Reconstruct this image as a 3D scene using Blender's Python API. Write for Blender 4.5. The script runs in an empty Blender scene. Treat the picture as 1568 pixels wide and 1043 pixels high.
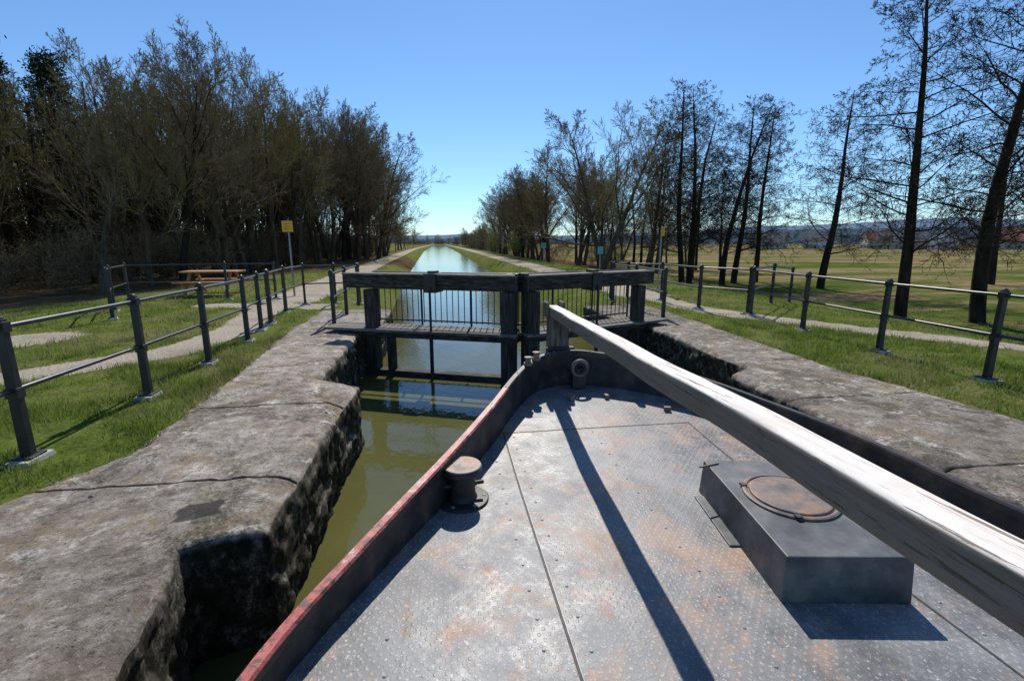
import bpy, math, random
import numpy as np
from mathutils import Vector, Matrix, noise
random.seed(7); rs=np.random.RandomState(5)
scene=bpy.context.scene
scene.view_settings.view_transform='Standard'; scene.view_settings.look='None'
scene.view_settings.exposure=0
COL=scene.collection

# ------------------------------------------------------------------ materials
def new_mat(name):
    m=bpy.data.materials.new(name); m.use_nodes=True
    nt=m.node_tree; b=nt.nodes['Principled BSDF']
    return m,nt,b
def ramp(nt,fac,stops):
    r=nt.nodes.new('ShaderNodeValToRGB'); e=r.color_ramp.elements
    while len(e)<len(stops): e.new(0.5)
    for i,(p,c) in enumerate(stops):
        e[i].position=p; e[i].color=(c[0],c[1],c[2],1) if len(c)==3 else c
    nt.links.new(fac,r.inputs[0]); return r.outputs[0]
def msk(nt,fac,a,b,v=1.0): return ramp(nt,fac,[(a,(0,0,0)),(b,(v,v,v))])
def imsk(nt,fac,a,b,v=1.0): return ramp(nt,fac,[(a,(v,v,v)),(b,(0,0,0))])
def coords(nt,scale=(1,1,1),rot=(0,0,0)):
    tc=nt.nodes.new('ShaderNodeTexCoord'); mp=nt.nodes.new('ShaderNodeMapping')
    mp.inputs['Scale'].default_value=scale; mp.inputs['Rotation'].default_value=rot
    nt.links.new(tc.outputs['Object'],mp.inputs[0]); return mp.outputs[0]
def noi(nt,co,scale,detail=6,rough=.6,dist=0):
    n=nt.nodes.new('ShaderNodeTexNoise'); n.inputs['Scale'].default_value=scale
    n.inputs['Detail'].default_value=detail; n.inputs['Roughness'].default_value=rough
    n.inputs['Distortion'].default_value=dist
    nt.links.new(co,n.inputs['Vector']); return n.outputs['Fac']
def mix(nt,fac,a,b,mode='MIX'):
    m=nt.nodes.new('ShaderNodeMix'); m.data_type='RGBA'; m.blend_type=mode
    for s,v in ((0,fac),(6,a),(7,b)):
        if hasattr(v,'links'): nt.links.new(v,m.inputs[s])
        else: m.inputs[s].default_value=v if s==0 else (v[0],v[1],v[2],1)
    return m.outputs[2]
def math_(nt,op,a,b=None,c=None):
    m=nt.nodes.new('ShaderNodeMath'); m.operation=op
    for i,v in enumerate((a,b,c)):
        if v is None: continue
        if hasattr(v,'links'): nt.links.new(v,m.inputs[i])
        else: m.inputs[i].default_value=v
    return m.outputs[0]
def bump(nt,b,h,strength=.5,dist=.01,prev=None):
    n=nt.nodes.new('ShaderNodeBump'); n.inputs['Strength'].default_value=strength
    n.inputs['Distance'].default_value=dist
    nt.links.new(h,n.inputs['Height'])
    if prev is not None: nt.links.new(prev,n.inputs['Normal'])
    nt.links.new(n.outputs[0],b.inputs['Normal']); return n.outputs[0]
def simple(name,c1,c2,scale=5,rough=.7,metal=0,bs=.3,bd=.005,stretch=(1,1,1),c3=None,bscale=None,spec=.5):
    m,nt,b=new_mat(name); co=coords(nt,stretch)
    f=noi(nt,co,scale,8,.65)
    st=[(.36,c1),(.62,c2)]
    if c3: st=[(.36,c1),(.53,c2),(.66,c3)]
    nt.links.new(ramp(nt,f,st),b.inputs['Base Color'])
    b.inputs['Roughness'].default_value=rough; b.inputs['Metallic'].default_value=metal
    b.inputs['Specular IOR Level'].default_value=spec
    if bs>0: bump(nt,b,noi(nt,co,bscale or scale*4,6,.7),bs,bd)
    return m

M={}
M['black_steel']=simple('black_steel',(.009,.009,.010),(.025,.025,.026),8,.48,0,.2,.002)
M['rail_steel']=simple('rail_steel',(.03,.03,.034),(.07,.07,.075),10,.35,.3,.15,.002)
M['galv']=simple('galvanised',(.18,.19,.2),(.3,.31,.32),12,.45,.5)
M['concrete']=simple('concrete_foot',(.3,.28,.25),(.5,.48,.44),14,.9,0,.5,.004)
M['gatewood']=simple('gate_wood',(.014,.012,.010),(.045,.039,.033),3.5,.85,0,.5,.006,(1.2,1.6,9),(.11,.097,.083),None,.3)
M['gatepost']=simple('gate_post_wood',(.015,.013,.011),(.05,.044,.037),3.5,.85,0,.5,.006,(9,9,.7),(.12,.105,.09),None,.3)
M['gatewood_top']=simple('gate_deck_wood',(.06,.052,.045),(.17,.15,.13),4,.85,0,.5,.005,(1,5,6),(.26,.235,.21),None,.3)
M['postwood']=simple('stem_post_wood',(.05,.04,.03),(.14,.115,.09),3,.8,0,.7,.008,(8,8,1),(.24,.205,.165),None,.3)
M['bench']=simple('bench_wood',(.30,.13,.04),(.5,.24,.08),4,.7,0,.3,.003,(6,1,6))
M['yellow']=simple('yellow_sign',(.68,.34,.01),(.8,.43,.02),6,.5,0,0)
M['bluegreen']=simple('info_sign',(.05,.3,.3),(.1,.42,.4),6,.5,0,0)
M['bark']=simple('bark_dark',(.014,.011,.009),(.048,.037,.028),6,.95,0,.8,.02,(1,1,.25),None,None,.1)
M['bark2']=simple('bark_grey',(.05,.038,.026),(.13,.10,.066),6,.95,0,.8,.02,(1,1,.25),None,None,.1)
M['twig']=simple('twig_dark',(.04,.03,.023),(.085,.065,.048),1,1,0,0,spec=0)
M['twig2']=simple('twig_olive',(.19,.15,.065),(.33,.27,.12),1,1,0,0,spec=0)
M['twig3']=simple('twig_brown',(.14,.10,.062),(.26,.195,.12),1,1,0,0,spec=0)
M['brush']=simple('brushwood',(.03,.021,.012),(.12,.088,.05),.6,1,0,0,spec=0)
M['hatchpaint']=simple('hatch_paint',(.035,.037,.041),(.095,.097,.10),4,.55,0,.35,.003,(1,1,1),(.18,.165,.15))
M['hullblack']=simple('hull_black',(.010,.009,.009),(.035,.031,.028),5,.55,0,.3,.004,(1,1,1),(.10,.062,.042))
M['plateedge']=simple('seam_dark',(.03,.028,.026),(.10,.07,.05),20,.7,0,0)
M['weld']=simple('rivet_steel',(.2,.195,.19),(.36,.35,.34),20,.5,0,0)
M['rustlid']=simple('rusty_lid',(.075,.068,.065),(.17,.135,.11),8,.6,0,.3,.002,(1,1,1),(.34,.17,.09))
M['rustbright']=simple('rusty_cap',(.20,.16,.13),(.40,.30,.23),9,.65,0,.3,.002,(1,1,1),(.42,.20,.10))
M['whitewall']=simple('plaster_white',(.66,.64,.60),(.76,.74,.70),.3,.9,0,0)
M['creamwall']=simple('plaster_cream',(.40,.36,.28),(.5,.45,.36),.3,.9,0,0)
M['redroof']=simple('roof_red',(.20,.06,.04),(.30,.10,.06),.5,.8,0,0)
M['greyroof']=simple('roof_grey',(.07,.07,.08),(.13,.13,.14),.5,.8,0,0)
M['glass']=simple('window_dark',(.02,.025,.03),(.04,.05,.06),1,.2,0,0)
M['hill']=simple('hill_forest_hazed',(.04,.065,.085),(.065,.095,.115),.012,1,0,0,spec=0)  # bluish distance haze is mixed straight into the forest colour
M['hill2']=simple('hill_forest_far_hazed',(.12,.17,.23),(.16,.215,.28),.008,1,0,0,spec=0)  # paler blue: thicker haze painted into the far ridge colour
M['pebble']=simple('loose_stone',(.10,.085,.065),(.34,.31,.26),30,.9,0,0)

def red_rim():
    m,nt,b=new_mat('worn_red_paint'); co=coords(nt)
    f=noi(nt,co,9,9,.7); f2=noi(nt,co,30,6,.7)
    c=ramp(nt,f,[(.40,(.10,.05,.045)),(.45,(.40,.075,.055)),(.56,(.50,.14,.11)),(.63,(.55,.42,.38))])
    c=mix(nt,msk(nt,f2,.54,.62),c,(.09,.06,.055))
    nt.links.new(c,b.inputs['Base Color']); b.inputs['Roughness'].default_value=.5
    bump(nt,b,f2,.3,.003); return m
M['red']=red_rim()
def plank():
    m,nt,b=new_mat('weathered_pale_wood'); co=coords(nt,(16,.8,16)); co2=coords(nt)
    f=noi(nt,co,3,12,.75,.8); g=noi(nt,co2,4,5,.6); h=noi(nt,coords(nt,(34,.4,34)),2.2,6,.6,.3)
    c=ramp(nt,f,[(.36,(.50,.41,.33)),(.44,(.76,.69,.61)),(.56,(.88,.82,.75)),(.7,(.93,.89,.83))])
    c=mix(nt,msk(nt,g,.52,.64,.5),c,(.66,.53,.41))
    crk=imsk(nt,h,.36,.39,.85); c=mix(nt,crk,c,(.18,.13,.09))
    v=nt.nodes.new('ShaderNodeTexVoronoi'); v.inputs['Scale'].default_value=2.6
    nt.links.new(coords(nt,(1.6,1,1.6)),v.inputs['Vector'])
    c=mix(nt,imsk(nt,v.outputs['Distance'],.05,.14),c,(.30,.17,.09))
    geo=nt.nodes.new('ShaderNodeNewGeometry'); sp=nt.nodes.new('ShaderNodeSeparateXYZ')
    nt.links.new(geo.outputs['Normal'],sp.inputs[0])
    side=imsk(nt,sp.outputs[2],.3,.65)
    c=mix(nt,side,c,mix(nt,.82,c,(.10,.066,.038)))  # beam sides painted darker brown, their shade put into the wood colour
    nt.links.new(c,b.inputs['Base Color']); b.inputs['Roughness'].default_value=.8; b.inputs['Specular IOR Level'].default_value=.2
    p=bump(nt,b,f,.5,.005); bump(nt,b,math_(nt,'SUBTRACT',1,crk),.6,.004,p); return m
M['plank']=plank()

def deck_mat():
    m,nt,b=new_mat('checker_plate_paint'); co=coords(nt)
    sp=nt.nodes.new('ShaderNodeSeparateXYZ'); nt.links.new(coords(nt,(1,1,1),(0,0,math.radians(3))),sp.inputs[0])
    sx=math_(nt,'SINE',math_(nt,'MULTIPLY',sp.outputs[0],146)); sy=math_(nt,'SINE',math_(nt,'MULTIPLY',sp.outputs[1],114))
    pr=math_(nt,'MULTIPLY',sx,sy)
    dots=msk(nt,pr,.53,.84)
    n1=noi(nt,co,1.1,8,.65); n2=noi(nt,co,5,9,.75); n3=noi(nt,co,38,6,.75); n4=noi(nt,co,1.5,9,.75,.6); n5=noi(nt,co,2.9,10,.78,.5)
    c=ramp(nt,n1,[(.38,(.13,.13,.13)),(.5,(.18,.18,.179)),(.62,(.235,.232,.227))])
    c=mix(nt,.45,c,ramp(nt,n2,[(.40,(.09,.09,.09)),(.5,(.19,.19,.189)),(.6,(.28,.275,.265))]))
    rust=math_(nt,'MULTIPLY',msk(nt,n4,.49,.59),msk(nt,n2,.42,.57))
    c=mix(nt,math_(nt,'MULTIPLY',rust,.65),c,(.42,.235,.13))
    deep=math_(nt,'MULTIPLY',msk(nt,n5,.54,.60),msk(nt,n3,.4,.56))
    c=mix(nt,math_(nt,'MULTIPLY',deep,.8),c,(.38,.16,.065))
    worn=math_(nt,'MULTIPLY',dots,ramp(nt,n2,[(.4,(.2,.2,.2)),(.56,(1,1,1))]))
    c=mix(nt,math_(nt,'MULTIPLY',worn,.42),c,(.44,.43,.41))
    grime=imsk(nt,noi(nt,coords(nt,(1,.35,1)),3.1,9,.75),.38,.48,.8)
    c=mix(nt,math_(nt,'MULTIPLY',grime,.55),c,(.08,.074,.068))
    sc=noi(nt,coords(nt,(1,1,1),(0,0,.6)),60,3,.6)
    c=mix(nt,msk(nt,sc,.61,.67,.75),c,(.48,.46,.43))
    nt.links.new(c,b.inputs['Base Color'])
    nt.links.new(ramp(nt,n2,[(.4,(.44,)*3),(.6,(.63,)*3)]),b.inputs['Roughness'])
    p=bump(nt,b,dots,.38,.002); p=bump(nt,b,n3,.25,.002,p); bump(nt,b,n1,.5,.03,p)
    return m
M['deck']=deck_mat()

def stone_mat(name,dark=1.0):
    m,nt,b=new_mat(name); co=coords(nt)
    n1=noi(nt,co,.9,8,.6,.3); n2=noi(nt,co,5,12,.78); n3=noi(nt,co,34,9,.8); n4=noi(nt,co,1.3,10,.76,.8); n6=noi(nt,co,110,4,.7); n7=noi(nt,co,2.4,11,.8,.4); n8=noi(nt,co,11,10,.8)
    k=dark
    c=ramp(nt,n1,[(.38,(.25*k,.21*k,.17*k)),(.5,(.35*k,.305*k,.26*k)),(.62,(.45*k,.405*k,.36*k))])
    c=mix(nt,.55,c,ramp(nt,n2,[(.40,(.115*k,.095*k,.076*k)),(.47,(.27*k,.235*k,.195*k)),(.54,(.40*k,.355*k,.31*k)),(.61,(.64*k,.59*k,.54*k))]))
    c=mix(nt,msk(nt,n4,.505,.56,.8),c,mix(nt,msk(nt,n8,.45,.56),(.085*k,.073*k,.062*k),(.21*k,.188*k,.163*k)))
    c=mix(nt,math_(nt,'MULTIPLY',msk(nt,n7,.535,.59,.85),msk(nt,n8,.44,.54)),c,(.72,.68,.62))
    c=mix(nt,imsk(nt,n3,.38,.45,.85),c,(.07,.058,.044))
    c=mix(nt,msk(nt,n3,.56,.64,.75),c,(.64,.60,.55))
    c=mix(nt,imsk(nt,n6,.34,.43,.5),c,(.12,.10,.085))
    lich=math_(nt,'MULTIPLY',msk(nt,noi(nt,co,2.3,9,.78,.5),.525,.58),msk(nt,n3,.46,.55))
    c=mix(nt,math_(nt,'MULTIPLY',lich,.65),c,(.34,.23,.095))
    moss=math_(nt,'MULTIPLY',msk(nt,noi(nt,co,1.2,10,.78,.5),.53,.59),imsk(nt,n3,.47,.55))
    c=mix(nt,math_(nt,'MULTIPLY',moss,.65),c,(.085,.085,.032))
    wr=nt.nodes.new('ShaderNodeVectorMath'); wr.operation='MULTIPLY_ADD'
    nn=nt.nodes.new('ShaderNodeTexNoise'); nn.inputs['Scale'].default_value=4; nn.inputs['Detail'].default_value=6; nt.links.new(co,nn.inputs['Vector'])
    nt.links.new(nn.outputs['Color'],wr.inputs[0]); wr.inputs[1].default_value=(.5,.5,.5); nt.links.new(co,wr.inputs[2])
    v=nt.nodes.new('ShaderNodeTexVoronoi'); v.feature='DISTANCE_TO_EDGE'; v.inputs['Scale'].default_value=1.9
    nt.links.new(wr.outputs[0],v.inputs['Vector'])
    cr=math_(nt,'MULTIPLY',imsk(nt,v.outputs['Distance'],.002,.008,.8),msk(nt,noi(nt,co,1.1,3),.54,.58))
    c=mix(nt,cr,c,(.08,.06,.04))
    at=nt.nodes.new('ShaderNodeAttribute'); at.attribute_name='slab'
    s=nt.nodes.new('ShaderNodeSeparateColor'); nt.links.new(at.outputs['Color'],s.inputs[0])
    tint=ramp(nt,s.outputs[0],[(0,(.78,.76,.74)),(1,(1.14,1.11,1.06))])
    c=mix(nt,1,c,tint,'MULTIPLY')
    c=mix(nt,s.outputs[1],c,(.06,.05,.035))
    stn=msk(nt,math_(nt,'ADD',s.outputs[2],math_(nt,'MULTIPLY',math_(nt,'SUBTRACT',n8,.5),1.2)),.4,.6,.85)
    c=mix(nt,stn,c,(.05,.044,.04))
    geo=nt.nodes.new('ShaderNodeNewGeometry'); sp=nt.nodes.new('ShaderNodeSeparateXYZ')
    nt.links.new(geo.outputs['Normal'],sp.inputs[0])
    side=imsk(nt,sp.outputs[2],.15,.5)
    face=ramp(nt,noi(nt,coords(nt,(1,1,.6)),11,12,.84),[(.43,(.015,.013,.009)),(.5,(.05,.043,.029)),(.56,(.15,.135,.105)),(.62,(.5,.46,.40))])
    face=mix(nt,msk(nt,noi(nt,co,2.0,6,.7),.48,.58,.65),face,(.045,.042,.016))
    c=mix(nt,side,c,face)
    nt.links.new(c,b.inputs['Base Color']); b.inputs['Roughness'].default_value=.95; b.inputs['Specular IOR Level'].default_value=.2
    p=bump(nt,b,n6,.5,.005); p=bump(nt,b,n3,.9,.016,p); bump(nt,b,n2,.9,.045,p)
    return m
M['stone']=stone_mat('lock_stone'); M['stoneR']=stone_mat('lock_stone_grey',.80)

def ground_mat():
    m,nt,b=new_mat('ground_cover'); co=coords(nt)
    at=nt.nodes.new('ShaderNodeAttribute'); at.attribute_name='mask'
    s=nt.nodes.new('ShaderNodeSeparateColor'); nt.links.new(at.outputs['Color'],s.inputs[0])
    n1=noi(nt,co,.35,7,.65); n2=noi(nt,co,3,8,.7); n3=noi(nt,co,25,8,.75); n5=noi(nt,co,1.1,8,.7)
    g=ramp(nt,n2,[(.38,(.052,.078,.015)),(.5,(.10,.14,.027)),(.6,(.165,.185,.047))])
    g=mix(nt,msk(nt,n1,.46,.56,.75),g,ramp(nt,n3,[(.4,(.12,.10,.045)),(.6,(.25,.21,.10))]))
    g=mix(nt,msk(nt,n5,.54,.60,.6),g,ramp(nt,n3,[(.4,(.10,.078,.045)),(.6,(.26,.21,.14))]))
    g=mix(nt,.35,g,ramp(nt,n3,[(.4,(.02,.03,.008)),(.6,(.20,.24,.05))]))
    gr=ramp(nt,n3,[(.38,(.24,.20,.155)),(.5,(.40,.345,.27)),(.62,(.56,.50,.41))])
    gr=mix(nt,msk(nt,n5,.45,.6,.55),gr,(.24,.20,.145))
    li=ramp(nt,n3,[(.38,(.035,.024,.014)),(.5,(.10,.068,.04)),(.62,(.24,.165,.10))])
    li=mix(nt,msk(nt,n5,.52,.6,.7),li,(.06,.075,.022))
    br=ramp(nt,noi(nt,coords(nt,(.22,1,1)),.14,10,.76),[(.43,(.07,.105,.022)),(.475,(.11,.12,.035)),(.51,(.23,.17,.092)),(.56,(.28,.20,.115)),(.61,(.12,.105,.045))])
    def edge(sock):
        a=math_(nt,'ADD',sock,math_(nt,'MULTIPLY',math_(nt,'SUBTRACT',math_(nt,'ADD',math_(nt,'MULTIPLY',n2,.6),math_(nt,'MULTIPLY',n3,.4)),.5),1.8))
        return msk(nt,a,.42,.58)
    c=mix(nt,edge(s.outputs[2]),g,br); c=mix(nt,edge(s.outputs[1]),c,li); c=mix(nt,edge(s.outputs[0]),c,gr)
    nt.links.new(c,b.inputs['Base Color']); b.inputs['Roughness'].default_value=1
    b.inputs['Specular IOR Level'].default_value=.0
    bump(nt,b,n3,.8,.035); return m
M['ground']=ground_mat()

def water_mat():
    m,nt,b=new_mat('canal_water'); co=coords(nt,(1,.55,1))
    n=noi(nt,coords(nt),.5,5); nt.links.new(ramp(nt,n,[(.3,(.075,.075,.022)),(.7,(.115,.11,.038))]),b.inputs['Base Color'])
    b.inputs['Roughness'].default_value=.05; b.inputs['IOR'].default_value=1.33
    p=bump(nt,b,noi(nt,co,2.2,3,.5),.25,.03); bump(nt,b,noi(nt,co,11,3,.5),.3,.012,p)
    return m
M['water']=water_mat()

def leafy(name,c1,c2,tr=.45):
    m,nt,b=new_mat(name); co=coords(nt)
    f=noi(nt,co,1.7,6,.7)
    c=ramp(nt,f,[(.38,c1),(.62,c2)])
    nt.links.new(c,b.inputs['Base Color']); b.inputs['Roughness'].default_value=.6; b.inputs['Specular IOR Level'].default_value=.25
    t=nt.nodes.new('ShaderNodeBsdfTranslucent'); nt.links.new(c,t.inputs[0])
    ms=nt.nodes.new('ShaderNodeMixShader'); ms.inputs[0].default_value=tr
    out=nt.nodes['Material Output']
    nt.links.new(b.outputs[0],ms.inputs[1]); nt.links.new(t.outputs[0],ms.inputs[2]); nt.links.new(ms.outputs[0],out.inputs[0])
    return m
M['grass']=leafy('grass_blades',(.075,.13,.016),(.20,.265,.048),.5)
M['drygrass']=leafy('dry_grass_blades',(.22,.18,.09),(.38,.32,.17),.4)
M['needles']=simple('pine_needles',(.016,.032,.012),(.045,.07,.026),2,.7,0,0,spec=.1)
M['newleaf']=simple('spring_buds',(.20,.17,.055),(.34,.29,.09),1.5,.7,0,0,spec=.1)
M['freshleaf']=leafy('fresh_leaves',(.16,.25,.03),(.28,.38,.06),.4)
M['cone']=simple('alder_cones',(.02,.015,.012),(.05,.038,.03),2,.9,0,0,spec=.1)

# ------------------------------------------------------------------ mesh builder
def link(o,parent=None):
    COL.objects.link(o)
    if parent: o.parent=parent
    return o
class MB:
    def __init__(s): s.v=[]; s.f=[]; s.m=[]; s.mats=[]; s.sm=[]
    def mi(s,mat):
        if mat not in s.mats: s.mats.append(mat)
        return s.mats.index(mat)
    def add(s,vs,fs,mat,smooth=False):
        o=len(s.v); s.v+= [tuple(v) for v in vs]; k=s.mi(mat)
        for f in fs: s.f.append([i+o for i in f]); s.m.append(k); s.sm.append(smooth)
    def box(s,c,size,mat,rot=None,taper=1.0):
        x,y,z=[a/2 for a in size]; R=rot or Matrix.Identity(3); c=Vector(c)
        vs=[]
        for dz in(-1,1):
            t=taper if dz>0 else 1
            for dx,dy in((-1,-1),(1,-1),(1,1),(-1,1)): vs.append(c+R@Vector((dx*x*t,dy*y*t,dz*z)))
        s.add(vs,[(0,3,2,1),(4,5,6,7),(0,1,5,4),(1,2,6,5),(2,3,7,6),(3,0,4,7)],mat)
    def bar(s,a,b,w,h,mat):
        a=Vector(a); b=Vector(b); d=(b-a); L=d.length; d.normalize()
        up=Vector((0,0,1)); side=d.cross(up).normalized(); up=side.cross(d)
        R=Matrix((side,d,up)).transposed(); s.box((a+b)/2,(w,L,h),mat,R)
    def tube(s,a,b,r0,r1,mat,n=8,caps=True):
        a=Vector(a); b=Vector(b); d=(b-a).normalized()
        u=d.cross(Vector((1,.3,.1))).normalized() if abs(d.z)>.9 else d.cross(Vector((0,0,1))).normalized()
        w=d.cross(u); vs=[]
        for p,r in((a,r0),(b,r1)):
            for i in range(n):
                t=2*math.pi*i/n; vs.append(p+u*math.cos(t)*r+w*math.sin(t)*r)
        s.add(vs,[(i,(i+1)%n,n+(i+1)%n,n+i) for i in range(n)],mat,True)
        if caps:
            o=[vs[i] for i in range(n)]; s.add(o,[tuple(range(n))[::-1]],mat); s.add(vs[n:],[tuple(range(n))],mat)
    def lathe(s,c,prof,mat,n=24):
        c=Vector(c); vs=[]
        for r,z in prof:
            for i in range(n):
                t=2*math.pi*i/n; vs.append(c+Vector((r*math.cos(t),r*math.sin(t),z)))
        fs=[]
        for k in range(len(prof)-1):
            for i in range(n): fs.append((k*n+i,k*n+(i+1)%n,(k+1)*n+(i+1)%n,(k+1)*n+i))
        s.add(vs,fs,mat,False)
        e=len(prof)-1
        s.add(vs[e*n:],[tuple(range(n))],mat)
    def dome(s,c,r,mat):
        s.lathe(c,[(r,0),(r*.85,r*.4),(r*.4,r*.65)],mat,6)
    def obj(s,name,parent=None,bevel=0):
        me=bpy.data.meshes.new(name); me.from_pydata(s.v,[],s.f)
        for m in s.mats: me.materials.append(M[m])
        me.polygons.foreach_set('material_index',s.m); me.polygons.foreach_set('use_smooth',s.sm)
        me.update(); o=link(bpy.data.objects.new(name,me),parent)
        if bevel:
            b=o.modifiers.new('bevel','BEVEL'); b.width=bevel; b.segments=2; b.limit_method='ANGLE'; b.angle_limit=math.radians(50)
        return o
def empty(name,loc=(0,0,0)):
    e=bpy.data.objects.new(name,None); e.location=loc; e.empty_display_size=.2; return link(e)

# ------------------------------------------------------------------ terrain functions
ip=np.interp
def Lw(y): return float(ip(y,[11.5,14,40,140,500],[-1.2,-1.6,-2.4,-4.3,-4.6]))
def Rw(y): return float(ip(y,[11.5,14,40,140,500],[3.8,4.0,4.3,4.9,5.0]))
def Lt(y): return float(ip(y,[11.8,12.4],[-2.0,Lw(y)-1.2])) if y<13 else Lw(y)-1.25
def Rt(y): return float(ip(y,[11.8,12.4],[4.6,Rw(y)+1.2])) if y<13 else Rw(y)+1.25
def ss(a,b,x):
    t=min(1,max(0,(x-a)/(b-a))); return t*t*(3-2*t)
def zt(x,y):
    z=0
    if x>1: z=-.8*ss(9.2,14,x)-.7*ss(30,120,x)
    else: z=-.35*ss(8.5,14,-x)
    r=abs(x-1.3)
    if r>5: z+=.07*(noise.noise(Vector((x*.25,y*.25,0))))*min(1,(r-5)/4)
    return z
def dseg(p,a,b):
    ax,ay=a; bx,by=b; dx,dy=bx-ax,by-ay
    t=max(0,min(1,((p[0]-ax)*dx+(p[1]-ay)*dy)/(dx*dx+dy*dy)))
    return math.hypot(p[0]-ax-dx*t,p[1]-ay-dy*t)
PATHS=[([(-9,3.6),(-6.6,5.6),(-5.2,6.75),(-4.1,7.9),(-3.9,9.6),(-4.3,12),(-4.6,15),(-4.2,22)],.40),
       ([(-16,6.2),(-10,7.7),(-7.2,9.2)],.75),
       ([(-3.2,13.2),(-6,13.6)],.45),
       ([(6.6,16),(6.5,11.5),(6.9,9.9),(8.0,8.0),(9.3,6.4),(11,4.7),(14,2.5)],.42)]
def gravel(x,y):
    v=0
    for pts,w in PATHS:
        d=min(dseg((x,y),pts[i],pts[i+1]) for i in range(len(pts)-1))
        v=max(v,1-ss(w*.6,w*1.5,d))
    if y>14:
        v=max(v,1-ss(.5,1.25,abs(x-(Lt(y)-1.5)))); v=max(v,1-ss(.5,1.3,abs(x-(Rt(y)+1.2))))
    return v
def litter(x,y):
    if x>0: return .75*ss(28,38,y)*ss(9.5,12,x)*(1-ss(16,22,x))
    return ss(9,12.5,-x+ (y-19)*.35)*ss(14,18,y) if y<60 else ss(7,9,-x)*(1-ss(85,110,y))
def meadow(x,y):
    if x<12: return .5*ss(90,130,y)*ss(9,14,abs(x-.5))
    return ss(15,18,x)*(.85+.3*math.sin(y*.11+x*.03))
offs=[0,.25,.5,.75,1,1.25,1.5,1.75,2,2.25,2.5,2.75,3,3.3,3.6,3.9,4.2,4.6,5,5.4,5.8,6.3,6.8,7.4,8,8.7,9.5,10.4,11.5,13,15,17,20,24,29,35,43,55,70,95,130,190,280,450,800,1500,4000]
ys=list(np.arange(-8,26,.25))+list(np.arange(26,60,1))+list(np.arange(60,160,5))+list(range(160,470,15))+[480,520,600,800,1200,2000,4500]
verts=[];masks=[];rows=0;ncol=len(offs)*2+4
for y in ys:
    l,r=Lt(y),Rt(y); lockz=y<12.2
    closed=y>475
    row=[]
    for o in offs[::-1]: row.append((l-o,zt(l-o,y)-.03 if y<13 and o<1.0 else zt(l-o,y)))
    if closed: row+=[(l+.5,-.05),(l+1,-.05),(r-1,-.05),(r-.5,-.05)]
    elif lockz: row+=[(l+.01,-1.3),(l+.02,-2.6),(r-.02,-2.6),(r-.01,-1.3)]
    else: row+=[(Lw(y)-.1,-.7),(Lw(y)+.8,-1.6),(Rw(y)-.8,-1.6),(Rw(y)+.1,-.7)]
    for o in offs: row.append((r+o,zt(r+o,y)-.03 if y<13 and o<.8 else zt(r+o,y)))
    for x,z in row:
        verts.append((x,y,z)); masks.append((gravel(x,y),litter(x,y),meadow(x,y),1))
    rows+=1
faces=[]
for j in range(rows-1):
    for i in range(ncol-1):
        a=j*ncol+i; faces.append((a,a+1,a+1+ncol,a+ncol))
me=bpy.data.meshes.new('ground'); me.from_pydata(verts,[],faces); me.materials.append(M['ground'])
ca=me.color_attributes.new('mask','FLOAT_COLOR','POINT'); ca.data.foreach_set('color',np.array(masks,dtype=np.float32).ravel())
me.polygons.foreach_set('use_smooth',[True]*len(faces)); link(bpy.data.objects.new('ground',me))
wy=[-8,5,11.5,14,40,90,140,250,478]; v=[];f=[]
for y in wy:
    a,b=(Lw(y)-.5,Rw(y)+.5) if y>11 else (-1.98,4.58)
    v+=[(a,y,-.75),(b,y,-.75)]
for i in range(len(wy)-1): f.append((2*i,2*i+1,2*i+3,2*i+2))
me=bpy.data.meshes.new('canal_water'); me.from_pydata(v,[],f); me.materials.append(M['water']); link(bpy.data.objects.new('canal_water',me))

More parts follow.
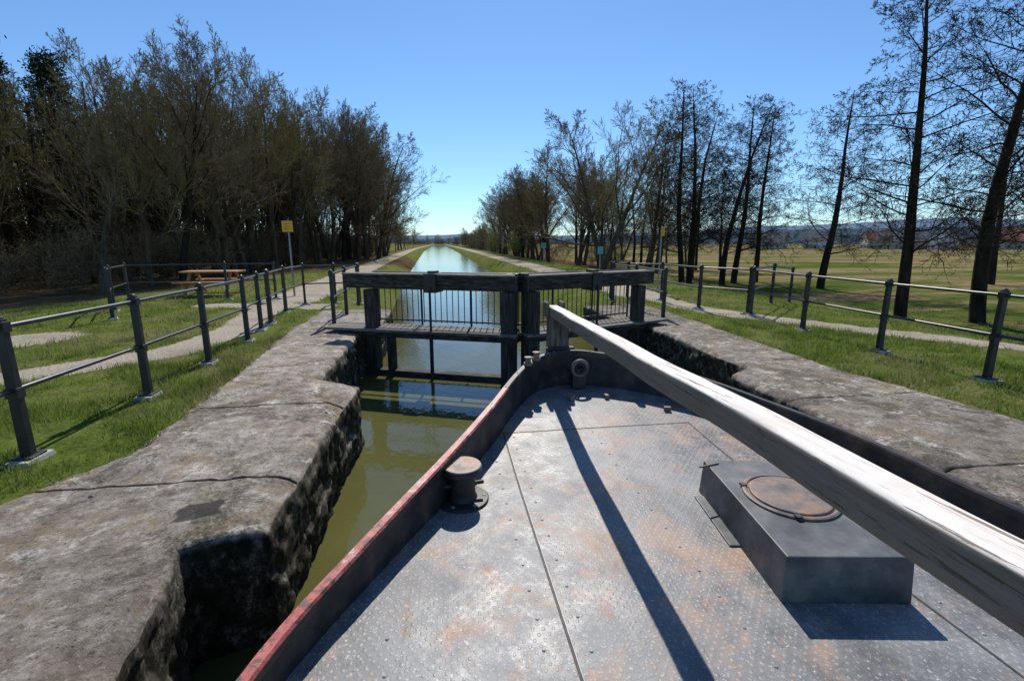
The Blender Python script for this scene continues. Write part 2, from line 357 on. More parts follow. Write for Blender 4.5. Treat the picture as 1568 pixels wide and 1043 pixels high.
# ------------------------------------------------------------------ lock walls
def OL(y): return float(ip(y,[-8,2.6,3.1,3.98,6,7.55,9.9,12.2],[-4.0,-3.5,-3.0,-2.5,-2.6,-2.75,-3.0,-3.0]))
def OR(y): return float(ip(y,[-8,3.5,5.2,9.7,12.2],[6.4,5.5,5.25,5.5,5.6]))
def EL(y): return float(ip(y,[-8,.9,.95,1.6,2.1,2.56,2.62,2.68,4,5.62,5.92,9.3,9.32,12.2],[-1.0,-1.0,-1.24,-1.26,-1.34,-1.46,-1.30,-1.06,-1.03,-.99,-1.48,-1.5,-1.25,-1.2]))
def ER(y): return float(ip(y,[-8,5.3,5.6,9.3,9.32,12.2],[3.62,3.6,4.05,4.12,3.85,3.8]))
def lock_wall(name,E,O,sgn,joints,mat):
    yy=list(np.arange(-5,12.2,.04))+[12.2]
    for j in joints: yy+=[j-.016,j-.006,j+.006,j+.016]
    yy=sorted(yy); S=[0,.04]+list(np.linspace(.08,.90,30))+[.92,.94,.96,.975,.99]
    zs=[-.006,-.02,-.045,-.08]+list(np.linspace(-.12,-1.0,24))+[-1.5,-2.5]
    v=[];a=[]; nc=len(S)+len(zs)
    for y in yy:
        e=E(y); o=O(y)
        o+=sgn*.10*noise.noise(Vector((o*.3,y*1.1,3)))+sgn*.05*noise.noise(Vector((5,y*5,3)))
        e2=e-sgn*.03*(.5+noise.noise(Vector((e,y*1.6,1))))-sgn*.02*noise.noise(Vector((e,y*7,4)))-sgn*.009*noise.noise(Vector((e,y*24,4)))
        slab=sum(1 for j in joints if j<y); gj=min([abs(y-j) for j in joints]+[9])<.009
        for s in S:
            x=o+(e2-o)*s
            rv=abs(math.sin(slab*12.9+sgn*3))
            rough=.4+.9*max(0,noise.noise(Vector((x*.9,y*.9,11)))+.3)
            z=.012+.018*(rv-.5)+.014*noise.noise(Vector((x*1.6,y*1.6,0)))+.013*rough*noise.noise(Vector((x*6,y*6,2)))+.013*rough*noise.noise(Vector((x*13,y*13,2)))
            edge=1-ss(0,.05,1-s); z-=.02*edge*(1+.6*noise.noise(Vector((x,y*4,8))))
            ch=noise.noise(Vector((y*1.3,s*2.5,9+sgn)))
            if s>.88 and ch>.16: z-=(ch-.16)*.18*(s-.88)/.1
            if s<.06: z-=.04
            dm=noise.noise(Vector((x*1.1,y*1.1,5)))
            g=.9 if gj else .3*max(0,dm)
            if gj: z-=.013
            bx_,by_=x+1.53,y-2.93; u_=bx_*.96+by_*.25; w_=-bx_*.25+by_*.96
            st=1-ss(.09,.15,max(abs(u_),abs(w_)*1.25)) if sgn>0 else 0
            v.append((x,y,z)); a.append((rv,g,st,1))
        for z in zs:
            nz=.045*noise.noise(Vector((e2*2,y*2.5,z*3)))+.028*noise.noise(Vector((e2,y*8,z*9)))+.018*noise.noise(Vector((e2,y*20,z*20)))
            course=.014 if (z*2.2)%1<.12 else 0
            if z>-.1: x=e2+sgn*min(.02,.3*-z)*.8+nz*.25
            else: x=e2+(-sgn)*(course)+sgn*.014+nz*min(1,-z*6)
            zz=z+(.01*noise.noise(Vector((x,y*4,8)))-.022 if z>-.1 else 0)
            v.append((x,y,zz)); a.append((.5,0,0,1))
    f=[]
    for j in range(len(yy)-1):
        for i in range(nc-1):
            p=j*nc+i; q=(p,p+1,p+1+nc,p+nc); f.append(q if sgn>0 else q[::-1])
    l=(len(yy)-1)*nc; cap=list(range(l,l+nc)); v.append((O(12.2),12.2,-2.5)); a.append((.5,0,0,1)); f.append(cap+[len(v)-1])
    me=bpy.data.meshes.new(name); me.from_pydata(v,[],f); me.materials.append(M[mat])
    ca=me.color_attributes.new('slab','FLOAT_COLOR','POINT'); ca.data.foreach_set('color',np.array(a,dtype=np.float32).ravel())
    me.polygons.foreach_set('use_smooth',[True]*(len(f)-1)+[False]); me.update()
    link(bpy.data.objects.new(name,me))
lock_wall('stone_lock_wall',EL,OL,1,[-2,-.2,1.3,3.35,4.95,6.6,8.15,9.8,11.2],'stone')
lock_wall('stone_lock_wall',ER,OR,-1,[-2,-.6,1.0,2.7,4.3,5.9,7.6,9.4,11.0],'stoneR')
mb=MB(); rr=random.Random(3)
for i in range(1500):
    y=rr.uniform(.5,11)
    if rr.random()<.6: O,E=OL(y),EL(y)
    else: O,E=OR(y),ER(y)
    s=rr.random()**2.4*.9+.03; x=O+(E-O)*s; r=rr.uniform(.003,.010)*(1.8 if rr.random()<.08 else 1)
    vs=[Vector((x,y,.014))+Vector((rr.uniform(.6,1.2)*r*c[0],rr.uniform(.6,1.2)*r*c[1],rr.uniform(.5,.9)*r*c[2])) for c in((1,0,0),(0,1,0),(-1,0,0),(0,-1,0),(0,0,1),(0,0,-1))]
    mb.add(vs,[(0,1,4),(1,2,4),(2,3,4),(3,0,4),(1,0,5),(2,1,5),(3,2,5),(0,3,5)],'pebble')
mb.obj('loose_gravel')

# ------------------------------------------------------------------ railings
def railing(pts,name='metal_railing',feet=True,h=1.1):
    mb=MB(); P=[Vector((x,y,zt(x,y))) for x,y in pts]
    for i,p in enumerate(P):
        q=P[i+1] if i+1<len(P) else P[i-1]; ang=math.atan2((q-p).y,(q-p).x); R=Matrix.Rotation(ang,3,'Z')
        mb.box(p+Vector((0,0,h/2)),(.062,.075,h+.02),'black_steel',R,.86)
        mb.box(p+Vector((0,0,h*.5)),(.075,.088,.08),'black_steel',R)
        mb.box(p+Vector((0,0,h-.05)),(.075,.088,.08),'black_steel',R)
        mb.dome(p+Vector((0,0,h+.01)),.032,'black_steel')
        if feet:
            mb.box(p+Vector((0,0,.012)),(.28,.18,.05),'concrete',R,.9); mb.box(p+Vector((0,0,.045)),(.16,.14,.02),'black_steel',R)
            for sx in(-.06,.06): mb.dome(p+R@Vector((sx,.05,.055)),.012,'galv')
    for i in range(len(P)-1):
        for z,r in((h-.05,.020),(h*.52,.018)):
            mb.tube(P[i]+Vector((0,0,z)),P[i+1]+Vector((0,0,z)),r,r,'rail_steel',10)
    return mb.obj(name,bevel=.004)
railing([(-3.1,.7),(-3.15,2.3),(-3.18,3.91),(-3.18,5.46),(-3.22,6.95),(-3.28,8.5),(-3.44,9.6),(-3.5,10.3)])
railing([(-3.5,10.35),(-3.7,12.0),(-3.65,13.5),(-2.9,13.7),(-2.2,13.4)])
railing([(-2.15,9.9),(-2.2,11.5),(-2.2,13.2)],feet=False)
railing([(-7.1,11.4),(-7.9,12.8),(-8.6,14.6),(-6.2,15.0),(-4.9,15.1)])
railing([(6.3,1.4),(6.42,3.0),(6.56,4.61),(6.70,6.2),(6.83,7.95),(7.1,9.9)])
railing([(7.1,10.0),(6.5,11.1),(6.4,13.0),(5.6,13.6),(5.0,13.4)])
railing([(7.25,10.1),(8.9,11.6),(10.6,13.0)])
railing([(4.95,9.9),(5.0,11.6),(5.0,13.2)],feet=False)

# ------------------------------------------------------------------ lock gate
gate=empty('wooden_lock_gate')
def leaf(H,Mt,Ext,side,nm):
    H=Vector((*H,0)); C=Vector((*Mt,0)); E=Vector((*Ext,0)); d=(C-H).normalized(); n=Vector((-d.y,d.x,0))
    if n.y<0: n=-n
    L=(C-H).length; R=Matrix.Rotation(math.atan2(d.y,d.x),3,'Z')
    Z=lambda z:Vector((0,0,z))
    w=MB()
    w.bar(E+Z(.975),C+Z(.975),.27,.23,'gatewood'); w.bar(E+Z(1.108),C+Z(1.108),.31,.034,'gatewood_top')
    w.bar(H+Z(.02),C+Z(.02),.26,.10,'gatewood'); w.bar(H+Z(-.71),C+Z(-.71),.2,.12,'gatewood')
    w.box(C-d*.17+Z(-.02),(.24,.25,1.72),'gatepost',R); w.box(H+d*.14+Z(-.05),(.2,.22,1.76),'gatepost',R)
    w.box(H+d*.5+Z(-.4),(.12,.16,.8),'gatepost',R)
    w.obj(nm+'_frame',gate,.012)
    w=MB()
    for k in range(4):
        o=-.13+k*.155; E1=E-d*.42
        w.bar(E1+n*o+Z(.105+.003*(k%2)),C+n*o+Z(.105+.003*(k%2)),.145,.05,'gatewood_top')
    w.obj(nm+'_walkway',gate,.006)
    w=MB(); mid=H+d*L*.47
    w.box(mid+Z(.97),(.22,.34,.33),'black_steel',R); w.box(mid+Z(1.15),(.13,.2,.05),'black_steel',R)
    w.tube(mid-n*.18+Z(.9),mid-n*.18+Z(-.8),.022,.022,'black_steel'); w.tube(mid-n*.18+Z(.0),mid-n*.18+Z(-.8),.035,.035,'black_steel')
    w.box(C-d*.02+Z(1.0),(.03,.30,.3),'black_steel',R)
    for q in(.12,.3,.7,.86):
        for zz in(.9,1.03): w.tube(H+d*L*q-n*.125+Z(zz),H+d*L*q-n*.15+Z(zz),.018,.015,'black_steel',8)
    a=H+n*.52-d*.1; b=C+n*.52
    w.bar(a+Z(.20),b+Z(.20),.035,.03,'rail_steel'); w.bar(a+Z(.80),b+Z(.80),.035,.03,'rail_steel'); w.tube(a+Z(1.1),b+Z(1.1),.02,.02,'rail_steel')
    nb=int(L/.11)
    for i in range(nb+1):
        p=a+(b-a)*(i/nb); w.tube(p+Z(.16),p+Z(.82),.0085,.0085,'black_steel',6)
    for t in(0,.33,.66,1):
        p=a+(b-a)*t; w.tube(p+Z(.1),p+Z(1.1),.02,.02,'black_steel',8)
    w.obj(nm+'_ironwork',gate)
leaf((-1.38,8.95),(1.31,7.86),(-1.7,9.08),1,'left_leaf')
leaf((4.02,8.95),(1.37,7.86),(4.15,9.0),-1,'right_leaf')

# ------------------------------------------------------------------ boat
boat=empty('canal_boat')
ctrl=[(-.93,-4,.27),(-.93,-1,.27),(-.86,.4,.27),(-.67,1.39,.27),(-.39,2.0,.31),(.033,2.77,.385),(.36,3.42,.44),(.66,4.04,.505),(.92,4.43,.55),(1.27,4.60,.57),(1.66,4.48,.55),(2.06,4.18,.50),(2.42,3.74,.43),(2.84,2.75,.34),(3.0,1.83,.28),(3.06,.5,.27),(3.06,-1,.27),(3.06,-4,.27)]
def catmull(P,n=10):
    out=[]
    P=[Vector(p) for p in P]
    for i in range(len(P)-1):
        p0=P[max(0,i-1)];p1=P[i];p2=P[i+1];p3=P[min(len(P)-1,i+2)]
        for k in range(n):
            t=k/n; out.append(.5*((2*p1)+(p2-p0)*t+(2*p0-5*p1+4*p2-p3)*t*t+(3*p1-p0-3*p2+p3)*t**3))
    out.append(P[-1]); return out
rim=catmull(ctrl)
def deckz(x,y): return .10+.10*ss(2.6,4.6,y)-.012*((x-1.2)/1.8)**2
tang=[(rim[min(i+1,len(rim)-1)]-rim[max(i-1,0)]) for i in range(len(rim))]
inw=[Vector((t.y,-t.x,0)).normalized() for t in tang]
prof=lambda p,i:[(.10,-1.2),(.03,-.4),(.0,p.z-.16),(-.024,p.z-.14),(-.026,p.z-.012),(-.018,p.z),(.022,p.z),(.030,p.z-.012),(.028,p.z-.05),(.012,p.z-.055),(.022,-.02)]
mb=MB(); npz=11; vs=[]
for i,p in enumerate(rim):
    jig=.006*noise.noise(Vector((p.x*4,p.y*4,0)))
    for o,z in prof(p,i):
        q=Vector((p.x,p.y,0))+inw[i]*(o+jig); vs.append((q.x,q.y,z+jig))
mb.v=vs; mb.mi('hullblack'); mb.mi('red')
for i in range(len(rim)-1):
    for k in range(npz-1):
        a=i*npz+k; mb.f.append((a,a+npz,a+npz+1,a+1)); red=(4<=k<=6) and rim[i].x<.5 and rim[i].y<3.9
        mb.m.append(1 if red else 0); mb.sm.append(False)
mb.obj('hull_and_gunwale',boat)
left=[p for p in rim[:91]]; right=[p for p in rim[90:]][::-1]
ly=[p.y for p in left]; lx=[p.x for p in left]; ry=[p.y for p in right]; rx=[p.x for p in right]
v=[];f=[];C_=24
dy=np.concatenate([np.linspace(-4,4.2,70),4.2+.385*np.sin(np.linspace(0,math.pi/2,21)[1:])])
for y in dy:
    a=float(ip(y,ly,lx))+.004; b=float(ip(y,ry,rx))-.004
    for k in range(C_+1):
        x=a+(b-a)*k/C_; v.append((x,y,deckz(x,y)))
n=C_+1
for j in range(len(dy)-1):
    for k in range(C_): q=j*n+k; f.append((q,q+1,q+1+n,q+n))
me=bpy.data.meshes.new('deck'); me.from_pydata(v,[],f); me.materials.append(M['deck']); me.polygons.foreach_set('use_smooth',[True]*len(f)); link(bpy.data.objects.new('deck',me),boat)
mb=MB()
def strip(x0,y0,x1,y1,w,mat,h=.003):
    k=24; vs=[];fs=[]
    d=Vector((x1-x0,y1-y0,0)).normalized(); nn=Vector((-d.y,d.x,0))*w/2
    for i in range(k+1):
        t=i/k; p=Vector((x0+(x1-x0)*t,y0+(y1-y0)*t,0))
        for s_ in(-1,1): q=p+nn*s_; vs.append((q.x,q.y,deckz(q.x,q.y)+h))
    for i in range(k): fs.append((2*i,2*i+1,2*i+3,2*i+2))
    mb.add(vs,fs,mat)
for x in(.45,2.05):
    strip(x,-4,x+.02,3.55,.009,'plateedge'); strip(x+.008,-4,x+.028,3.55,.004,'weld',.004)
strip(.45,3.55,2.07,3.55,.008,'plateedge')
for x in(.36,.54,1.96,2.14,-.25,1.2):
    for i in range(40):
        y=-3+i*.18+random.uniform(-.02,.02)
        if x<0 and y>1.7: continue
        if y<3.6: mb.dome((x+random.uniform(-.005,.005),y,deckz(x,y)-.001),.0085,'weld')
mb.obj('deck_seams_and_rivets',boat)
mb=MB(); bx,by=.10,2.68; bz=deckz(bx,by)
mb.lathe((bx,by,bz-.01),[(.16,0),(.16,.022),(.155,.026),(.09,.03),(.085,.04),(.078,.06),(.076,.17),(.085,.19),(.118,.20),(.122,.205),(.122,.228),(.115,.236)],'hullblack',32)
mb.tube((bx-.15,by-.02,bz+.10),(bx+.13,by+.02,bz+.10),.013,.013,'hullblack',10)
mb.lathe((bx,by,bz+.227),[(.117,0),(.113,.006)],'rustbright',32)
for i in range(6):
    t=i*math.pi/3; mb.dome((bx+.13*math.cos(t),by+.13*math.sin(t),bz+.014),.014,'weld')
mb.obj('mooring_bollard',boat)
mb=MB(); R=Matrix.Rotation(math.radians(-9),3,'Z'); hc=Vector((1.80,2.03,0)); hz=deckz(1.8,2)
mb.box(hc+R@Vector((-.27,.16,hz+.005)),(.14,.5,.012),'hatchpaint',R)
mb.box(hc+Vector((0,0,hz+.11)),(.57,.96,.22),'hatchpaint',R,.97)
o=mb.obj('hatch_box',boat,.018)
mb=MB(); lc=hc+Vector((.02,.03,hz+.22))
mb.lathe(lc,[(.232,-.002),(.232,.010),(.222,.014),(.212,.013),(.206,.006),(.200,.006),(.196,.016),(.19,.018),(.06,.021)],'rustlid',48)
for t in(.7,2.5,4.2,5.6): mb.box(lc+Vector((.225*math.cos(t),.225*math.sin(t),.014)),(.03,.03,.012),'hullblack')
mb.tube(lc+Vector((-.3,.38,.004)),lc+Vector((-.16,.41,.004)),.006,.006,'rustlid',6)
mb.obj('hatch_lid',boat)
mb=MB()
A=Vector((1.175,4.86,.95)); B=Vector((.80,-2.2,1.185)); k=90; vs=[];fs=[]
d=(B-A).normalized(); sd=Vector((-d.y,d.x,0))*-1
for i in range(k+1):
    t=i/k; p=A+(B-A)*t; w=.056+.003*noise.noise(Vector((t*14,0,0))); h=.055+.003*noise.noise(Vector((t*11,3,0)))
    wob=Vector((0.010*noise.noise(Vector((t*9,5,0))),0,.008*noise.noise(Vector((t*9,8,0)))))
    for q in range(20):
        th=2*math.pi*(q+.5)/20; ct,st=math.cos(th),math.sin(th); e=.28
        a_=w*math.copysign(abs(ct)**e,ct); b_=h*math.copysign(abs(st)**e,st)
        nn_=.003*noise.noise(Vector((t*50,q*1.3,0)))
        vs.append(p+wob+sd*(a_+nn_)+Vector((0,0,b_+nn_)))
for i in range(k):
    for j in range(20): fs.append((i*20+j,i*20+(j+1)%20,(i+1)*20+(j+1)%20,(i+1)*20+j))
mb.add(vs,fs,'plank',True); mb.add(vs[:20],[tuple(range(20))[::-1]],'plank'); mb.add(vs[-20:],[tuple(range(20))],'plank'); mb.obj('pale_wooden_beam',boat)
mb=MB()
mb.box((1.22,4.80,.57),(.20,.19,.72),'postwood',Matrix.Rotation(.05,3,'Z')); mb.box((1.095,4.81,.97),(.035,.17,.16),'postwood'); mb.box((1.262,4.81,.97),(.035,.17,.16),'postwood')
mb.box((1.22,4.68,.34),(.3,.06,.5),'hullblack')
mb.obj('stem_post',boat,.012)
mb=MB()
def ring(c,r,t,mat,n=20,m=8):
    vs=[];fs=[]
    for i in range(n):
        a=2*math.pi*i/n
        for j in range(m):
            b=2*math.pi*j/m; rr=r+t*math.cos(b); vs.append(Vector(c)+Vector((rr*math.cos(a),t*math.sin(b),rr*math.sin(a))))
    for i in range(n):
        for j in range(m): fs.append((i*m+j,((i+1)%n)*m+j,((i+1)%n)*m+(j+1)%m,i*m+(j+1)%m))
    mb.add(vs,fs,mat,True)
ring((1.36,4.42,.42),.075,.022,'rustlid'); ring((1.36,4.40,.42),.045,.012,'hullblack')
mb.box((1.36,4.46,.31),(.14,.08,.2),'hullblack')
for x,y,z in((.80,4.25,.54),(.90,4.36,.56),(1.88,4.32,.53)):
    mb.lathe((x,y,z-.02),[(.045,0),(.045,.025),(.028,.03),(.025,.06),(.038,.065),(.036,.08)],'rustlid',14)
for i in range(12):
    t=i/11; p=rim[60+int(t*58)]; q=p+inw[60+int(t*58)]*.005; mb.dome((q.x,q.y,p.z-.001),.011,'weld')
for x,y in((1.2,4.15),(1.55,4.15),(2.0,3.8)): mb.box((x,y,deckz(x,y)+.02),(.06,.04,.04),'rustlid',Matrix.Rotation(x*3,3,'Z'))
mb.obj('bow_fittings',boat,.004)

# ------------------------------------------------------------------ signs, bench
def sign(name,x,y,zt_,w,h,rotz,mat):
    mb=MB(); z0=zt(x,y); R=Matrix.Rotation(rotz,3,'Z')
    mb.tube((x,y,z0-.05),(x,y,z0+zt_),.03,.03,'galv',10)
    mb.lathe((x,y,z0+zt_),[(.033,0),(.02,.02)],'black_steel',10)
    c=Vector((x,y,z0+zt_-h/2-.03))+R@Vector((0,-.045,0))
    mb.box(c,(w,.02,h),mat,R); mb.box(c+R@Vector((0,.015,0)),(w+.03,.008,h+.03),'black_steel',R)
    for k in(-1,0,1): mb.box(c+R@Vector((0,-.012,k*h*.24)),(w*.6,.003,h*.04),'black_steel',R)
    mb.box(c+R@Vector((0,.03,.05)),(.1,.03,.03),'galv',R); mb.box(c+R@Vector((0,.03,-.05)),(.1,.03,.03),'galv',R)
    return mb.obj(name)
sign('yellow_waterway_sign',-4.6,15.9,2.35,.36,.33,-.3,'yellow')
sign('yellow_waterway_sign',7.35,15.2,2.22,.30,.30,.75,'yellow')
sign('info_sign_board',7.6,22,1.5,.26,.34,-.1,'bluegreen')
sign('info_sign_board',7.9,36,1.7,.4,.4,-.1,'bluegreen')
mb=MB(); T=Vector((-7.3,16.8,zt(-7.3,16.8)))
for k in range(4): mb.box(T+Vector((0,-.3+k*.2,.74)),(1.7,.17,.05),'bench')
for s in(-1,1):
    for k in range(2): mb.box(T+Vector((0,s*(.68+k*.15),.44)),(1.7,.13,.045),'bench')
    for e in(-.6,.6):
        mb.bar(T+Vector((e,s*.75,0)),T+Vector((e,s*.2,.72)),.06,.09,'bench')
for e in(-.6,.6): mb.box(T+Vector((e,0,.39)),(.06,1.6,.08),'bench')
mb.obj('picnic_table',bevel=.006)

# ------------------------------------------------------------------ trees
class TB:
    def __init__(s): s.S=[]; s.Q=[]
    def seg(s,a,b,r0,r1,n,mi): s.S.append((a.x,a.y,a.z,b.x,b.y,b.z,r0,r1,n,mi))
    def build(s,name,mats):
        A=np.array(s.S); V=[];F=[];MI=[];off=0
        for n in(2,3,6,9):
            B=A[A[:,8]==n]
            if len(B)==0: continue
            P0=B[:,0:3];P1=B[:,3:6]; D=P1-P0; D/=np.linalg.norm(D,axis=1)[:,None]+1e-9
            if n==2: ref=rs.normal(size=D.shape)
            else: ref=np.tile(np.array([[.83,.55,.05]]),(len(D),1))
            U=np.cross(D,ref); U/=np.linalg.norm(U,axis=1)[:,None]+1e-9; W=np.cross(D,U)
            ring=[]
            ang=[0,math.pi] if n==2 else [2*math.pi*i/n for i in range(n)]
            for P,r in((P0,B[:,6]),(P1,B[:,7])):
                for a in ang: ring.append(P+(U*math.cos(a)+W*math.sin(a))*r[:,None])
            vv=np.stack(ring,1).reshape(-1,3); V.append(vv)
            base=off+np.arange(len(B))[:,None]*2*n
            if n==2: ff=np.stack([base[:,0],base[:,0]+1,base[:,0]+3,base[:,0]+2],1); F.append(ff); MI.append(B[:,9])
            else:
                for i in range(n):
                    j=(i+1)%n; F.append(np.stack([base[:,0]+i,base[:,0]+j,base[:,0]+n+j,base[:,0]+n+i],1)); MI.append(B[:,9])
            off+=len(vv)
        if s.Q:
            Q=np.array(s.Q); k=len(Q)
            P=Q[:,:3]; a=rs.normal(size=(k,3)); b=rs.normal(size=(k,3)); a/=np.linalg.norm(a,axis=1)[:,None]; b/=np.linalg.norm(b,axis=1)[:,None]
            a*=Q[:,3:4]; b*=Q[:,3:4]*.45
            vv=np.stack([P-a,P-b,P+a,P+b],1).reshape(-1,3); V.append(vv)
            base=off+np.arange(k)*4; F.append(np.stack([base,base+1,base+2,base+3],1)); MI.append(Q[:,4]); off+=len(vv)
        V=np.concatenate(V);F=np.concatenate(F).astype(np.int32);MI=np.concatenate(MI).astype(np.int32)
        me=bpy.data.meshes.new(name); me.vertices.add(len(V)); me.vertices.foreach_set('co',V.astype(np.float32).ravel())
        me.loops.add(F.size); me.loops.foreach_set('vertex_index',F.ravel())
        me.polygons.add(len(F)); me.polygons.foreach_set('loop_start',np.arange(0,F.size,4,dtype=np.int32))
        for m in mats: me.materials.append(M[m])
        me.polygons.foreach_set('material_index',MI); me.update(calc_edges=True); me.validate(); return me
R=random.Random(11)
def rv(s): return Vector((R.gauss(0,s),R.gauss(0,s),R.gauss(0,s)))
def grow(tb,p,d,L,r,lv,P):
    n=P['seg'][lv]; st=L/n; pts=[(p.copy(),r)]; maxlv=P['max']
    dirs=[]
    for i in range(n):
        d=(d+rv(P['wob'][lv])+Vector((0,0,P['up'][lv]))).normalized()
        q=p+d*st; r1=max(P['rmin'],r*(1-(i+1)/n*P['tap'][lv])); r0=pts[-1][1]
        sides=9 if r0>.10 else 6 if r0>.035 else 3 if r0>.014 else 2
        tb.seg(p,q,r0,r1,sides,0 if lv<2 or (lv==2 and P.get('darkmid')) else 1)
        p=q; pts.append((p.copy(),r1)); dirs.append(d.copy())
    if lv>=maxlv:
        if P.get('bud',0)>R.random(): tb.Q.append((p.x,p.y,p.z,P.get('bs',.04),2))
        return
    k=P['n'][lv]; tm=P['tmin'][lv]
    az=R.random()*6.28
    for j in range(k):
        t=tm+(1-tm)*(j+R.random())/k; x=t*n; i=min(n-1,int(x)); fr=x-i
        pos=pts[i][0].lerp(pts[i+1][0],fr); rr=pts[i][1]*(1-fr)+pts[i+1][1]*fr; dd=dirs[i]
        az+=2.4+R.uniform(-.5,.5); u=dd.cross(Vector((.3,.9,.1))).normalized(); w=dd.cross(u)
        a=math.radians(R.gauss(P['ang'][lv],P['angv']))
        cd=dd*math.cos(a)+(u*math.cos(az)+w*math.sin(az))*math.sin(a)
        sh=P['shape'](t) if lv==0 else (1.1-.65*t)
        cl=L*P['rat'][lv]*sh*R.uniform(.7,1.2)
        cr=min(rr*.72,max(P['rmin'],P['rr']*cl)) if lv<3 else P['rmin']
        grow(tb,pos,cd,cl,cr,lv+1,P)
def alder(H,seed):
    R.seed(seed); tb=TB()
    P=dict(seg=[14,6,4,3,1],wob=[.03,.10,.14,.16,.1],up=[.02,.02,-.0,.0,0],tap=[.9,.85,.8,.6,.5],n=[46,9,7,5],tmin=[.2,.12,.12,.1],ang=[74,50,48,45],angv=10,rat=[.29,.42,.46,.5],rmin=.0055,rr=.011,max=4,shape=lambda t:(1-t)**.6*.95+.2,bud=.28,bs=.022,darkmid=1)
    grow(tb,Vector((0,0,-.3)),Vector((R.uniform(-.02,.02),R.uniform(-.02,.02),1)),H,H*.0175,0,P)
    return tb.build('alder',['bark','twig','cone'])
def spread(H,seed,tw,buds,bark='bark2',dens=1.,ang0=38,tmin0=.18):
    R.seed(seed); tb=TB()
    P=dict(seg=[10,8,5,3,1],wob=[.06,.09,.10,.11,.1],up=[.04,.06,.05,.04,0],tap=[.9,.85,.8,.6,.5],n=[int(14*dens),9,7,6],tmin=[tmin0,.2,.15,.1],ang=[ang0,34,32,28],angv=10,rat=[.64,.5,.54,.58],rmin=.0065,rr=.011,max=4,shape=lambda t:(1.12-.85*t),bud=buds,bs=.03)
    grow(tb,Vector((0,0,-.3)),Vector((R.uniform(-.08,.08),R.uniform(-.08,.08),1)),H*.80,H*.016,0,P)
    return tb.build('spread',[bark,tw,'newleaf'])
def shrub(seed,leafm='newleaf',bud=.12,bs=.05):
    R.seed(seed); tb=TB()
    P=dict(seg=[4,4,3,2,1],wob=[.1,.12,.14,.15,.1],up=[.05,.04,.03,.02,0],tap=[.7,.8,.8,.6,.5],n=[6,6,5,3],tmin=[.1,.12,.1,.1],ang=[32,36,38,38],angv=10,rat=[.7,.55,.5,.5],rmin=.006,rr=.009,max=3,shape=lambda t:1.1-.5*t,bud=bud,bs=bs)
    for i in range(8):
        a=i*.8+R.random(); grow(tb,Vector((R.gauss(0,.5),R.gauss(0,.5),-.1)),Vector((math.cos(a)*.4,math.sin(a)*.4,1)).normalized(),R.uniform(1.6,3),.015,0,P)
    return tb.build('shrub',['bark2','twig3',leafm])
def pine(H,seed):
    R.seed(seed); tb=TB(); p=Vector((0,0,-.3)); r=H*.010
    n=12; pts=[p.copy()]
    for i in range(n):
        q=p+Vector((R.gauss(0,.05),R.gauss(0,.05),H/n)); tb.seg(p,q,r*(1-.8*i/n),r*(1-.8*(i+1)/n),9,0); p=q; pts.append(p.copy())
    for j in range(56):
        t=.5+.5*(j/56)**.9; x=t*n; i=min(n-1,int(x)); pos=pts[i].lerp(pts[i+1],x-i); a=j*2.4
        L=H*.17*(1.15-t)**.6*R.uniform(.6,1.2); d=Vector((math.cos(a),math.sin(a),.3)).normalized(); e=pos+d*L
        tb.seg(pos,e,.03,.01,3,0)
        for c in range(4):
            cc=pos.lerp(e,R.uniform(.45,1.05))+rv(.2); tb.seg(pos.lerp(e,.5),cc,.012,.008,3,0)
            for k in range(34): o=rv(.18); tb.Q.append((cc.x+o.x,cc.y+o.y,cc.z+o.z*.6,R.uniform(.06,.12),2))
    for j in range(14):
        t=R.uniform(.15,.45); pos=pts[int(t*n)]; a=R.random()*6.28; tb.seg(pos,pos+Vector((math.cos(a),math.sin(a),-.1))*R.uniform(.4,1.2),.015,.006,3,1)
    return tb.build('pine',['bark','twig','needles'])
ALD=[alder(10,s) for s in(1,2,3)]
SPO=[spread(10,21,'twig2',.12),spread(10,22,'twig3',.04),spread(10,23,'twig2',.10,ang0=30),spread(10,24,'twig3',.0,'bark2',ang0=44),spread(10,25,'twig3',0,'bark',ang0=30,tmin0=.28),spread(10,26,'twig2',.15,ang0=36)]
SHR=[shrub(s) for s in(31,32,33)]; GRN=shrub(35,'freshleaf',.9,.10)
PIN=[pine(10,41),pine(10,42)]
def put(me,name,x,y,h,rot=None,parent=None,lean=(0,0),wid=1.):
    o=bpy.data.objects.new(name,me); s=h/10.; o.scale=(s*wid,s*wid,s); o.location=(x,y,zt(x,y)-.05)
    o.rotation_mode='ZYX'; o.rotation_euler=(lean[0],lean[1],R.random()*6.28 if rot is None else rot); return link(o,parent)
R.seed(99)
put(ALD[0],'alder_tree',15.3,13.6,11.2,.5,lean=(0,-.10))
put(ALD[1],'alder_tree',16.6,12.2,12.5,1.5,lean=(0,-.15),wid=.98)
put(ALD[2],'alder_tree',19.2,12.2,11.5,2.5,lean=(0,-.05))
put(ALD[2],'alder_tree',20.6,23.1,10.6,4.,lean=(.02,-.06),wid=1.15)
put(ALD[0],'alder_tree',33,24,11,3.2,lean=(0,-.06))
put(SPO[0],'willow_tree',10.0,28.5,11.6,1.2,lean=(0,.36),wid=1.15)
put(SPO[3],'bare_tree',12.2,34,13.6,2.2,lean=(0,.05),wid=1.1)
put(SPO[5],'willow_tree',14.2,31,12.8,.3,lean=(0,.05))
for x,y,h,k in((14.3,26.5,11.2,2),(15.3,27.5,11.6,0),(16.6,26,10.6,1),(18,27,11.2,2),(20.2,28,10.6,0),(17.4,31,11.8,1)):
    put(ALD[k],'alder_tree',x,y,h,lean=(0,R.uniform(-.06,.04)))
row=empty('distant_tree_row')
